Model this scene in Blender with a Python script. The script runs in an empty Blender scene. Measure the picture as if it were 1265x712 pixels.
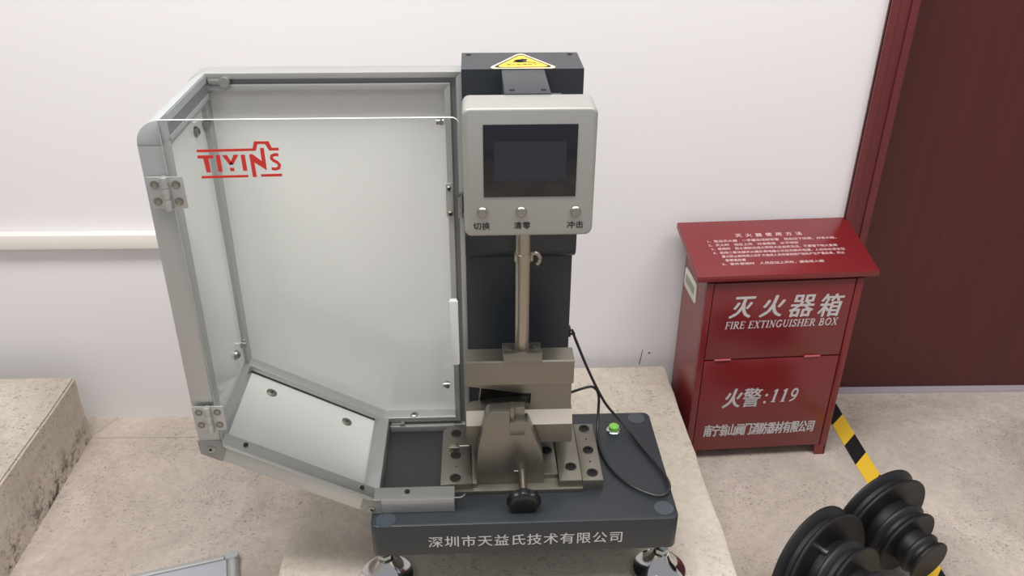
import bpy, bmesh, math, random
from mathutils import Vector, Matrix
random.seed(7)
SC = bpy.context.scene
COL = SC.collection
PI = math.pi

# ------------------------------------------------------------------ camera
cd = bpy.data.cameras.new('camera')
cam = bpy.data.objects.new('camera', cd)
COL.objects.link(cam)
cam.matrix_world = Matrix(((0.99902109, 0.01767468, -0.04055192, 0.0),
                           (-0.04401921, 0.48791383, -0.87178117, 0.0),
                           (0.00437739, 0.87271284, 0.48821423, 1.40),
                           (0, 0, 0, 1)))
cd.sensor_width = 36.0
cd.lens = 1059.544 / 1265 * 36.0
cd.clip_start = 0.02
cd.clip_end = 50
SC.camera = cam

# ------------------------------------------------------------------ light
w = bpy.data.worlds.new('room_light')
SC.world = w
w.use_nodes = True
w.node_tree.nodes['Background'].inputs[0].default_value = (0.93, 0.95, 1.0, 1)
w.node_tree.nodes['Background'].inputs[1].default_value = 0.40

def area(name, loc, target, sx, sy, power, col=(1, 1, 1)):
    l = bpy.data.lights.new(name, 'AREA')
    l.shape = 'RECTANGLE'
    l.size = sx
    l.size_y = sy
    l.energy = power
    l.color = col
    o = bpy.data.objects.new(name, l)
    COL.objects.link(o)
    o.location = loc
    d = Vector(target) - Vector(loc)
    o.rotation_euler = d.to_track_quat('-Z', 'Y').to_euler()
    return o
area('ceiling_panel_light', (-0.5, 0.75, 2.75), (-0.5, 0.95, 0), 1.8, 0.7, 57, (1.0, 0.97, 0.93))
area('ceiling_panel_light', (1.3, 0.5, 2.75), (1.3, 0.7, 0), 1.2, 0.6, 27, (1.0, 0.97, 0.93))
area('ceiling_panel_light', (0.0, -1.4, 2.75), (0.0, -1.2, 0), 2.4, 0.6, 9, (1.0, 0.97, 0.94))

SC.view_settings.view_transform = 'Standard'
SC.view_settings.look = 'None'
SC.view_settings.gamma = 1
SC.view_settings.use_curve_mapping = False
SC.view_settings.exposure = 0.0

# ------------------------------------------------------------------ materials
def lin(c):
    return tuple(((v / 255) / 12.92 if v <= 10 else (((v / 255) + 0.055) / 1.055) ** 2.4) for v in c)

def mat(name, rgb, rough=0.5, metal=0.0, bump=0.0, bscale=200, var=0.0, vscale=6, spec=0.5, coat=0.0, stretch=None):
    m = bpy.data.materials.new(name)
    m.use_nodes = True
    nt = m.node_tree
    b = nt.nodes['Principled BSDF']
    c = lin(rgb)
    b.inputs['Base Color'].default_value = (*c, 1)
    b.inputs['Roughness'].default_value = rough
    b.inputs['Metallic'].default_value = metal
    b.inputs['Specular IOR Level'].default_value = spec
    b.inputs['Coat Weight'].default_value = coat
    tc = nt.nodes.new('ShaderNodeTexCoord')
    src = tc.outputs['Object']
    if stretch:
        mp = nt.nodes.new('ShaderNodeMapping')
        mp.inputs['Scale'].default_value = stretch
        nt.links.new(src, mp.inputs[0])
        src = mp.outputs[0]
    if var > 0:
        n = nt.nodes.new('ShaderNodeTexNoise')
        n.inputs['Scale'].default_value = vscale
        n.inputs['Detail'].default_value = 6
        nt.links.new(src, n.inputs['Vector'])
        r = nt.nodes.new('ShaderNodeValToRGB')
        r.color_ramp.elements[0].position = 0.3
        r.color_ramp.elements[1].position = 0.7
        r.color_ramp.elements[0].color = (*[v * (1 - var) for v in c], 1)
        r.color_ramp.elements[1].color = (*[min(1, v * (1 + var)) for v in c], 1)
        nt.links.new(n.outputs[0], r.inputs[0])
        nt.links.new(r.outputs[0], b.inputs['Base Color'])
    if bump > 0:
        n = nt.nodes.new('ShaderNodeTexNoise')
        n.inputs['Scale'].default_value = bscale
        n.inputs['Detail'].default_value = 4
        nt.links.new(src, n.inputs['Vector'])
        bp = nt.nodes.new('ShaderNodeBump')
        bp.inputs['Strength'].default_value = bump
        bp.inputs['Distance'].default_value = 0.002
        nt.links.new(n.outputs[0], bp.inputs['Height'])
        nt.links.new(bp.outputs[0], b.inputs['Normal'])
    return m

def concrete(name, c0, c1, pit=(90, 80, 70), pit_amt=0.9, dirt=False):
    m = bpy.data.materials.new(name)
    m.use_nodes = True
    nt = m.node_tree
    b = nt.nodes['Principled BSDF']
    b.inputs['Roughness'].default_value = 0.75
    b.inputs['Specular IOR Level'].default_value = 0.25
    tc = nt.nodes.new('ShaderNodeTexCoord')
    def noise(s, d=6, ro=0.6, dist=0.0):
        n = nt.nodes.new('ShaderNodeTexNoise')
        n.inputs['Scale'].default_value = s
        n.inputs['Detail'].default_value = d
        n.inputs['Roughness'].default_value = ro
        n.inputs['Distortion'].default_value = dist
        nt.links.new(tc.outputs['Object'], n.inputs['Vector'])
        return n.outputs[0]
    def ramp(src, p0, p1, a, z):
        r = nt.nodes.new('ShaderNodeValToRGB')
        r.color_ramp.elements[0].position = p0
        r.color_ramp.elements[1].position = p1
        r.color_ramp.elements[0].color = a
        r.color_ramp.elements[1].color = z
        nt.links.new(src, r.inputs[0])
        return r.outputs[0]
    def mix(fac, a, z):
        x = nt.nodes.new('ShaderNodeMix')
        x.data_type = 'RGBA'
        nt.links.new(fac, x.inputs[0])
        for s, i in ((a, 6), (z, 7)):
            if isinstance(s, tuple):
                x.inputs[i].default_value = s
            else:
                nt.links.new(s, x.inputs[i])
        return x.outputs[2]
    base = ramp(noise(3.2, 8, 0.62, 0.6), 0.35, 0.66, (*lin(c0), 1), (*lin(c1), 1))
    fine = ramp(noise(55, 5, 0.7), 0.3, 0.75, (0.82, 0.82, 0.82, 1), (1.06, 1.05, 1.04, 1))
    mu = nt.nodes.new('ShaderNodeMix')
    mu.data_type = 'RGBA'
    mu.blend_type = 'MULTIPLY'
    mu.inputs[0].default_value = 1
    nt.links.new(base, mu.inputs[6])
    nt.links.new(fine, mu.inputs[7])
    # small scattered pits, denser in patches
    dot = ramp(noise(150, 3, 0.8), 0.555, 0.595, (0, 0, 0, 1), (1, 1, 1, 1))
    msk = ramp(noise(4.2, 5, 0.7), 0.40, 0.58, (0.12, 0.12, 0.12, 1), (1, 1, 1, 1))
    sel = ramp(noise(38, 2), 0.42, 0.55, (0.2, 0.2, 0.2, 1), (1, 1, 1, 1))
    m1 = nt.nodes.new('ShaderNodeMath'); m1.operation = 'MULTIPLY'
    m2 = nt.nodes.new('ShaderNodeMath'); m2.operation = 'MULTIPLY'
    m3 = nt.nodes.new('ShaderNodeMath'); m3.operation = 'MULTIPLY'
    nt.links.new(dot, m1.inputs[0]); nt.links.new(msk, m1.inputs[1])
    nt.links.new(m1.outputs[0], m2.inputs[0]); nt.links.new(sel, m2.inputs[1])
    nt.links.new(m2.outputs[0], m3.inputs[0]); m3.inputs[1].default_value = pit_amt
    col = mix(m3.outputs[0], mu.outputs[2], (*lin(pit), 1))
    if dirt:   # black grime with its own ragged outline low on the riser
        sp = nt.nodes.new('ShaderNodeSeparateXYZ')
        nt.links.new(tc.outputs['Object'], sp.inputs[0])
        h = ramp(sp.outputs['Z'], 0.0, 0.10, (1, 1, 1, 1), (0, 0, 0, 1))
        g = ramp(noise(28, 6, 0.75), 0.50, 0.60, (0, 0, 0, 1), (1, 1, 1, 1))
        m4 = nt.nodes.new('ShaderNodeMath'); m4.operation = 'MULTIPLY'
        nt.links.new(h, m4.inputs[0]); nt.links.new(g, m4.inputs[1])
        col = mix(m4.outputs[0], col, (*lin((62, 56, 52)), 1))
    nt.links.new(col, b.inputs['Base Color'])
    bp = nt.nodes.new('ShaderNodeBump')
    bp.inputs['Strength'].default_value = 0.35
    bp.inputs['Distance'].default_value = 0.004
    nt.links.new(noise(60, 6, 0.7), bp.inputs['Height'])
    nt.links.new(bp.outputs[0], b.inputs['Normal'])
    return m

def clear_acrylic():
    m = bpy.data.materials.new('clear_acrylic')
    m.use_nodes = True
    nt = m.node_tree
    nt.nodes.clear()
    out = nt.nodes.new('ShaderNodeOutputMaterial')
    tr = nt.nodes.new('ShaderNodeBsdfTransparent')
    tr.inputs[0].default_value = (0.965, 0.97, 0.97, 1)
    gl = nt.nodes.new('ShaderNodeBsdfGlossy')
    gl.inputs['Roughness'].default_value = 0.02
    fr = nt.nodes.new('ShaderNodeFresnel')
    fr.inputs['IOR'].default_value = 1.18
    mx = nt.nodes.new('ShaderNodeMixShader')
    nt.links.new(fr.outputs[0], mx.inputs[0])
    nt.links.new(tr.outputs[0], mx.inputs[1])
    nt.links.new(gl.outputs[0], mx.inputs[2])
    nt.links.new(mx.outputs[0], out.inputs[0])
    return m

def mixtrans(name, rgb, alpha):
    m = mat(name, rgb, 0.25)
    m.node_tree.nodes['Principled BSDF'].inputs['Alpha'].default_value = alpha
    return m

M = {
    'wall': mat('white_wall_paint', (233, 230, 232), 0.85, bump=0.06, bscale=90, spec=0.2),
    'trunk': mat('ivory_trunking', (232, 226, 220), 0.5),
    'floor': concrete('floor_concrete', (176, 164, 153), (212, 200, 190), pit=(112, 102, 94), pit_amt=0.75),
    'plinth': concrete('plinth_concrete', (196, 186, 172), (214, 205, 192), pit_amt=0.5),
    'step': concrete('step_concrete', (186, 175, 161), (212, 202, 189), pit_amt=0.7, dirt=True),
    'joint': mat('cement_joint', (182, 172, 158), 0.9, bump=0.4, bscale=60),
    'wood': mat('mahogany_veneer', (80, 32, 30), 0.36, var=0.12, vscale=4, stretch=(9, 9, 0.5)),
    'woodf': mat('mahogany_frame', (102, 42, 44), 0.36, var=0.15, vscale=5, stretch=(9, 9, 0.5)),
    'dark': mat('slate_grey_enamel', (42, 47, 53), 0.40, bump=0.10, bscale=900),
    'mark': mat('plug_grey', (62, 69, 77), 0.33),
    'alu': mat('anodised_aluminium', (186, 188, 187), 0.38, 0.65, bump=0.03, bscale=300),
    'aluslot': mat('aluminium_groove', (140, 145, 148), 0.5, 0.5),
    'cap': mat('grey_plastic_cap', (166, 171, 171), 0.5),
    'panel': mat('gloss_white_panel', (232, 233, 230), 0.13, spec=0.8),
    'silver': mat('satin_silver_paint', (164, 164, 160), 0.42, 0.35, bump=0.04, bscale=1200),
    'steel': mat('brushed_steel', (140, 136, 126), 0.38, 0.85, bump=0.03, bscale=40, stretch=(1, 12, 12)),
    'rodsteel': mat('ground_rod_steel', (172, 163, 150), 0.34, 0.85),
    'jointp': mat('cast_joint_grey', (146, 147, 144), 0.45, 0.4),
    'steel_l': mat('polished_steel', (178, 170, 158), 0.25, 0.95),
    'chrome': mat('chrome', (214, 214, 214), 0.10, 1.0),
    'zinc': mat('zinc_plate', (178, 186, 182), 0.28, 0.95),
    'screw': mat('steel_screw', (168, 166, 160), 0.30, 0.95),
    'blackox': mat('black_oxide', (36, 35, 36), 0.35, 0.6),
    'hole': mat('dark_hole', (12, 12, 13), 0.8),
    'glassblk': mat('black_screen_glass', (14, 18, 26), 0.12, coat=0.3, bump=0.05, bscale=25),
    'lcd': mat('switched_off_lcd', (40, 46, 55), 0.16),
    'knob': mat('black_bakelite', (20, 20, 22), 0.3),
    'rubber': mat('black_rubber', (26, 26, 28), 0.48, bump=0.05, bscale=60),
    'cable': mat('black_cable', (38, 38, 38), 0.35),
    'red': mat('red_box_enamel', (120, 30, 35), 0.27, var=0.05, vscale=3, spec=0.75),
    'pink': mat('worn_red_edge', (176, 84, 82), 0.5),
    'logo': mat('logo_red', (200, 50, 42), 0.5),
    'white': mat('white_print', (200, 196, 198), 0.5),
    'pinkw': mat('pale_print', (226, 196, 198), 0.5),
    'black': mat('black_print', (26, 24, 26), 0.5),
    'yellow': mat('yellow_tape', (240, 196, 60), 0.45),
    'blackt': mat('black_tape', (30, 31, 34), 0.42),
    'cream': mat('cream_edge', (250, 232, 190), 0.5),
    'vent': mat('cream_handle', (214, 212, 200), 0.5),
    'green': mat('green_button', (128, 196, 84), 0.4),
    'board': mat('grey_board', (176, 176, 186), 0.4),
    'acr': clear_acrylic(),
    'acre': mixtrans('acrylic_edge', (244, 246, 246), 0.92),
    'frost': mixtrans('milky_acrylic', (206, 208, 208), 0.85),
}

# ------------------------------------------------------------------ mesh helpers
class MB:
    def __init__(self):
        self.bm = bmesh.new()

    def box(self, x0, x1, y0, y1, z0, z1, bev=0.0, seg=2, mi=0):
        t = bmesh.new()
        r = bmesh.ops.create_cube(t, size=1)
        bmesh.ops.scale(t, vec=(x1 - x0, y1 - y0, z1 - z0), verts=t.verts)
        bmesh.ops.translate(t, vec=((x0 + x1) / 2, (y0 + y1) / 2, (z0 + z1) / 2), verts=t.verts)
        if bev > 0:
            bmesh.ops.bevel(t, geom=list(t.edges), offset=bev, segments=seg, affect='EDGES', profile=0.5)
        return self._merge(t, mi)

    def _merge(self, t, mi=0, mtx=None):
        if mtx is not None:
            bmesh.ops.transform(t, matrix=mtx, verts=t.verts)
        for f in t.faces:
            f.material_index = mi
        me = bpy.data.meshes.new('tmp')
        t.to_mesh(me)
        t.free()
        self.bm.from_mesh(me)
        bpy.data.meshes.remove(me)
        return self

    def prism(self, pts, axis, a0, a1, bev=0.0, mi=0, seg=2, bev_all=False):
        """pts 2D polygon; axis 'y' -> pts are (x,z), 'x' -> (y,z), 'z' -> (x,y)."""
        t = bmesh.new()
        def P(p, a):
            return {'y': (p[0], a, p[1]), 'x': (a, p[0], p[1]), 'z': (p[0], p[1], a)}[axis]
        lo = [t.verts.new(P(p, a0)) for p in pts]
        hi = [t.verts.new(P(p, a1)) for p in pts]
        n = len(pts)
        c0 = t.faces.new(lo)
        c1 = t.faces.new(hi[::-1])
        for i in range(n):
            t.faces.new((lo[i], lo[(i + 1) % n], hi[(i + 1) % n], hi[i]))
        bmesh.ops.recalc_face_normals(t, faces=t.faces)
        if bev > 0:
            ed = list(t.edges) if bev_all else list(set(list(c0.edges) + list(c1.edges)))
            bmesh.ops.bevel(t, geom=ed, offset=bev, segments=seg, affect='EDGES', profile=0.5)
        return self._merge(t, mi)

    def cyl(self, p0, p1, r, r2=None, n=24, mi=0, bev=0.0):
        p0, p1 = Vector(p0), Vector(p1)
        d = p1 - p0
        t = bmesh.new()
        bmesh.ops.create_cone(t, cap_ends=True, segments=n, radius1=r, radius2=r if r2 is None else r2, depth=d.length)
        if bev > 0:
            ed = [e for e in t.edges if abs(e.verts[0].co.z - e.verts[1].co.z) < 1e-6]
            bmesh.ops.bevel(t, geom=ed, offset=bev, segments=2, affect='EDGES', profile=0.5)
        q = d.to_track_quat('Z', 'Y').to_matrix().to_4x4()
        return self._merge(t, mi, Matrix.Translation((p0 + p1) / 2) @ q)

    def lathe(self, prof, base, axis, n=40, mi=0):
        """prof list of (r, t) along axis from base."""
        t = bmesh.new()
        rings = []
        for r, h in prof:
            if r < 1e-6:
                rings.append([t.verts.new((0, 0, h))])
            else:
                rings.append([t.verts.new((r * math.cos(2 * PI * i / n), r * math.sin(2 * PI * i / n), h)) for i in range(n)])
        for a, b in zip(rings, rings[1:]):
            for i in range(n):
                j = (i + 1) % n
                if len(a) == 1 and len(b) == 1:
                    continue
                if len(a) == 1:
                    t.faces.new((a[0], b[i], b[j]))
                elif len(b) == 1:
                    t.faces.new((a[i], a[j], b[0]))
                else:
                    t.faces.new((a[i], a[j], b[j], b[i]))
        bmesh.ops.recalc_face_normals(t, faces=t.faces)
        q = Vector(axis).to_track_quat('Z', 'Y').to_matrix().to_4x4()
        return self._merge(t, mi, Matrix.Translation(Vector(base)) @ q)

    def tube(self, pts, r, n=10, mi=0, sub=8):
        P = [Vector(p) for p in pts]
        path = []
        for i in range(len(P) - 1):
            a = P[max(i - 1, 0)]; b = P[i]; c = P[i + 1]; d = P[min(i + 2, len(P) - 1)]
            for s in range(sub):
                u = s / sub
                path.append(0.5 * ((2 * b) + (c - a) * u + (2 * a - 5 * b + 4 * c - d) * u * u + (-a + 3 * b - 3 * c + d) * u ** 3))
        path.append(P[-1])
        t = bmesh.new()
        up = Vector((0, 0, 1))
        rings = []
        for i, p in enumerate(path):
            tg = (path[min(i + 1, len(path) - 1)] - path[max(i - 1, 0)]).normalized()
            s = tg.cross(up)
            if s.length < 1e-3:
                s = tg.cross(Vector((0, 1, 0)))
            s.normalize()
            u2 = s.cross(tg)
            rings.append([t.verts.new(p + r * (math.cos(2 * PI * k / n) * s + math.sin(2 * PI * k / n) * u2)) for k in range(n)])
        for a, b in zip(rings, rings[1:]):
            for k in range(n):
                t.faces.new((a[k], a[(k + 1) % n], b[(k + 1) % n], b[k]))
        t.faces.new(rings[0]); t.faces.new(rings[-1])
        bmesh.ops.recalc_face_normals(t, faces=t.faces)
        return self._merge(t, mi)

    def build(self, name, mats, parent=None, smooth=True, origin=None, world=None):
        me = bpy.data.meshes.new(name)
        if origin is not None:
            bmesh.ops.translate(self.bm, vec=-Vector(origin), verts=self.bm.verts)
        self.bm.to_mesh(me)
        self.bm.free()
        if not isinstance(mats, (list, tuple)):
            mats = [mats]
        for m in mats:
            me.materials.append(m)
        if smooth:
            for p in me.polygons:
                p.use_smooth = True
            me.set_sharp_from_angle(angle=math.radians(32))
        o = bpy.data.objects.new(name, me)
        COL.objects.link(o)
        if parent is not None:
            o.parent = parent
        if origin is not None:
            o.location = origin
        return o

def thing(name, label, cat, loc=(0, 0, 0), rz=0, group=None):
    o = bpy.data.objects.new(name, None)
    o.empty_display_size = 0.05
    COL.objects.link(o)
    o.location = loc
    o.rotation_euler = (0, 0, rz)
    o['label'] = label
    o['category'] = cat
    if group:
        o['group'] = group
    return o

def struct(o):
    o['kind'] = 'structure'
    return o

def rrect(x0, x1, y0, y1, r, n=5):
    out = []
    for cx, cy, a in ((x1 - r, y1 - r, 0), (x0 + r, y1 - r, 90), (x0 + r, y0 + r, 180), (x1 - r, y0 + r, 270)):
        for i in range(n + 1):
            t = math.radians(a + 90 * i / n)
            out.append((cx + r * math.cos(t), cy + r * math.sin(t)))
    return out

def inset(pts, d, closed=True):
    """offset a polyline to its left side by d (miter joints)."""
    n = len(pts)
    out = []
    for i in range(n):
        p = Vector(pts[i])
        if closed or 0 < i < n - 1:
            a = (p - Vector(pts[i - 1])).normalized()
            b = (Vector(pts[(i + 1) % n]) - p).normalized()
            na = Vector((-a.y, a.x)); nb = Vector((-b.y, b.x))
            m = (na + nb).normalized()
            out.append(tuple(p + m * (d / max(0.2, m.dot(na)))))
        else:
            a = (Vector(pts[1]) - p).normalized() if i == 0 else (p - Vector(pts[i - 1])).normalized()
            out.append(tuple(p + Vector((-a.y, a.x)) * d))
    return out

def band(mb, pts, d0, d1, y0, y1, closed=True, mi=0, bev=0.0015):
    A = inset(pts, d0, closed); B = inset(pts, d1, closed)
    n = len(pts)
    for i in range(n if closed else n - 1):
        j = (i + 1) % n
        mb.prism([A[i], A[j], B[j], B[i]], 'y', y0, y1, mi=mi, bev=bev)

def text_mesh(name, body, m, parent, org, ex, ey, w_, h_, shear=0.0, bold=0.0, spacing=1.0, ext=0.0004):
    """flat lettering: lower-left corner org, axes ex/ey, filling w_ x h_."""
    cu = bpy.data.curves.new(name, 'FONT')
    cu.body = body
    cu.size = 1
    cu.space_character = spacing
    cu.shear = shear
    cu.resolution_u = 3
    t = bpy.data.objects.new('t', cu)
    COL.objects.link(t)
    dg = bpy.context.evaluated_depsgraph_get()
    dg.update()
    me = bpy.data.meshes.new_from_object(t.evaluated_get(dg))
    bpy.data.objects.remove(t)
    xs = [v.co.x for v in me.vertices]; ys = [v.co.y for v in me.vertices]
    x0, x1, y0, y1 = min(xs), max(xs), min(ys), max(ys)
    ex = Vector(ex).normalized(); ey = Vector(ey).normalized(); nz = ex.cross(ey)
    for v in me.vertices:
        u = (v.co.x - x0) / (x1 - x0) * w_
        q = (v.co.y - y0) / (y1 - y0) * h_
        v.co = Vector(org) + ex * u + ey * q + nz * ext
    bm = bmesh.new(); bm.from_mesh(me); bpy.data.meshes.remove(me)
    if bold > 0:
        src = bm.copy()
        k_ = bold * h_
        for i, (dx, dy) in enumerate(((1, 0), (-1, 0), (0, 0.6), (0, -0.6))):
            c = src.copy()
            bmesh.ops.translate(c, vec=ex * dx * k_ + ey * dy * k_ + nz * (0.00003 * (i + 1)), verts=c.verts)
            tm = bpy.data.meshes.new('tmp'); c.to_mesh(tm); c.free()
            bm.from_mesh(tm); bpy.data.meshes.remove(tm)
        src.free()
    return bm

def lettering(name, items, m, parent):
    """items: list of text_mesh argument tuples joined into one lettering part."""
    obs = []
    for it in items:
        out = MB()
        out._merge(text_mesh(name, it[0], m, parent, *it[1:]))
        o = out.build(name, m, parent, smooth=False)
        obs.append(o)
    return obs

# ================================================================== SETTING
WS = -0.018                       # the wall runs slightly askew to the machine
def wy(x, y=0.0):                 # world y of the wall face at x
    return 1.845 + WS * (x + 1.02) + y

def wall_slab(mb, x0, x1, z0, z1, off=0.0, th=0.12, mi=0):
    mb.prism([(x0, wy(x0, off)), (x1, wy(x1, off)), (x1, wy(x1, off) + th), (x0, wy(x0, off) + th)], 'z', z0, z1, mi=mi)

fl = MB(); fl.box(-3.2, 3.2, -2.6, 2.6, -0.1, 0.0)
struct(fl.build('floor', M['floor'], smooth=False))
wb = MB()
wall_slab(wb, -3.0, 0.875, 0, 2.8)
wall_slab(wb, 0.875, 1.86, 2.06, 2.8)
wall_slab(wb, 1.86, 3.0, 0, 2.8)
struct(wb.build('wall_back', M['wall'], smooth=False))
jt = MB()
jt.prism([(-0.975, 1.756), (-0.38, 1.748), (-0.38, 1.754), (-0.975, 1.762)], 'z', 0.0002, 0.0012)
jt.prism([(-0.995, 1.757), (-0.990, 1.757), (-0.945, 1.842), (-0.951, 1.842)], 'z', 0.0002, 0.0012)
struct(jt.build('trim_3', M['joint'], smooth=False))

tk = MB()
tk.prism([(-3.0, wy(-3, -0.026)), (0.05, wy(0.05, -0.026)), (0.05, wy(0.05, 0.0)), (-3.0, wy(-3, 0.0))], 'z', 0.504, 0.541, bev=0.003)
struct(tk.build('trim_1', M['trunk']))

sm = MB(); sm.prism([(0.4130, 0.150), (0.4150, 0.150), (0.4205, 0.195), (0.4192, 0.195)], 'y', wy(0.415, -0.0008), wy(0.415, 0.0005))
sm.lathe([(0, 0), (0.003, 0), (0, 0.0004)], (0.437, wy(0.437, -0.0002), 0.184), (0, -1, 0), n=8)
_w = bpy.data.objects['wall_back']
sm.build('scuff_mark', mat('dark_scuff', (96, 84, 80), 0.9), _w)

# door in its recess
dr = MB(); wall_slab(dr, 0.925, 1.80, 0.008, 2.0, off=0.085, th=0.04)
door = struct(dr.build('door_1', M['wood'], smooth=False))
df = MB()
for x0, x1, z0, z1 in ((0.866, 0.925, 0, 2.06), (1.80, 1.86, 0, 2.06), (0.866, 1.86, 2.0, 2.06)):
    wall_slab(df, x0, x1, z0, z1, off=-0.012, th=0.145)
for x0, x1 in ((0.866, 0.882), (0.908, 0.925)):
    wall_slab(df, x0, x1, 0, 2.06, off=-0.017, th=0.01)
df.build('door_frame', M['woodf'], door, smooth=False)
th = MB(); wall_slab(th, 0.925, 1.80, 0.0, 0.006, off=0.062, th=0.08)
struct(th.build('trim_2', mat('pale_threshold', (176, 166, 176), 0.5), smooth=False))

# concrete step (left) and plinth under the machine
def rough_block(name, x0, x1, y0, y1, h, m, amp=0.0035, batter=0.0):
    bm = bmesh.new()
    nx, ny, nz = max(2, int((x1 - x0) / 0.03)), max(2, int((y1 - y0) / 0.03)), max(2, int(h / 0.03))
    bmesh.ops.create_cube(bm, size=1)
    bmesh.ops.scale(bm, vec=(x1 - x0, y1 - y0, h), verts=bm.verts)
    bmesh.ops.translate(bm, vec=((x0 + x1) / 2, (y0 + y1) / 2, h / 2), verts=bm.verts)
    bmesh.ops.bevel(bm, geom=[e for e in bm.edges if max(v.co.z for v in e.verts) > h - 1e-4], offset=0.005, segments=2, affect='EDGES')
    bmesh.ops.subdivide_edges(bm, edges=[e for e in bm.edges if e.calc_length() > 0.05], cuts=18, use_grid_fill=True)
    from mathutils import noise
    for v in bm.verts:
        k = noise.noise_vector(v.co * 22) * amp
        near_edge = v.co.z > h - 0.012
        v.co += Vector((k.x, k.y, (k.z * 0.3 if near_edge else 0)))
        v.co.z = max(v.co.z, 0)
    mb = MB(); mb.bm.free(); mb.bm = bm
    return mb.build(name, m)
struct(rough_block('concrete_step', -2.4, -0.984, -0.8, 1.766, 0.185, M['step']))
struct(rough_block('concrete_plinth', -0.377, 0.473, 0.72, 1.792, 0.163, M['plinth'], amp=0.003))

# hazard tape
tp = MB()
def tape(y):                      # left/right x of the strip at y
    return 0.918 + (1.58 - y) * 0.03 if y < 1.58 else 0.918, 0.962 + (1.58 - y) * 0.02 if y < 1.58 else 0.962
ys = [1.835, 1.781, 1.699, 1.627, 1.546, 1.472, 1.40, 1.325, 1.25, 1.175, 1.10]
for i in range(len(ys) - 1):
    a, b = ys[i], ys[i + 1]
    da, db = 0.045, 0.045
    (la, _), (lb, _) = tape(a - da), tape(b - db)
    (_, ra), (_, rb) = tape(a), tape(b)
    tp.prism([(la, a - da - .0), (ra, a), (rb, b), (lb, b - db)], 'z', 0.0003, 0.0013, mi=i % 2)
t = tp.build('hazard_tape', [M['blackt'], M['yellow']], smooth=False)
t['label'] = 'black and yellow striped warning tape stuck on the concrete floor beside the red box'
t['category'] = 'floor tape'

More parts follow.
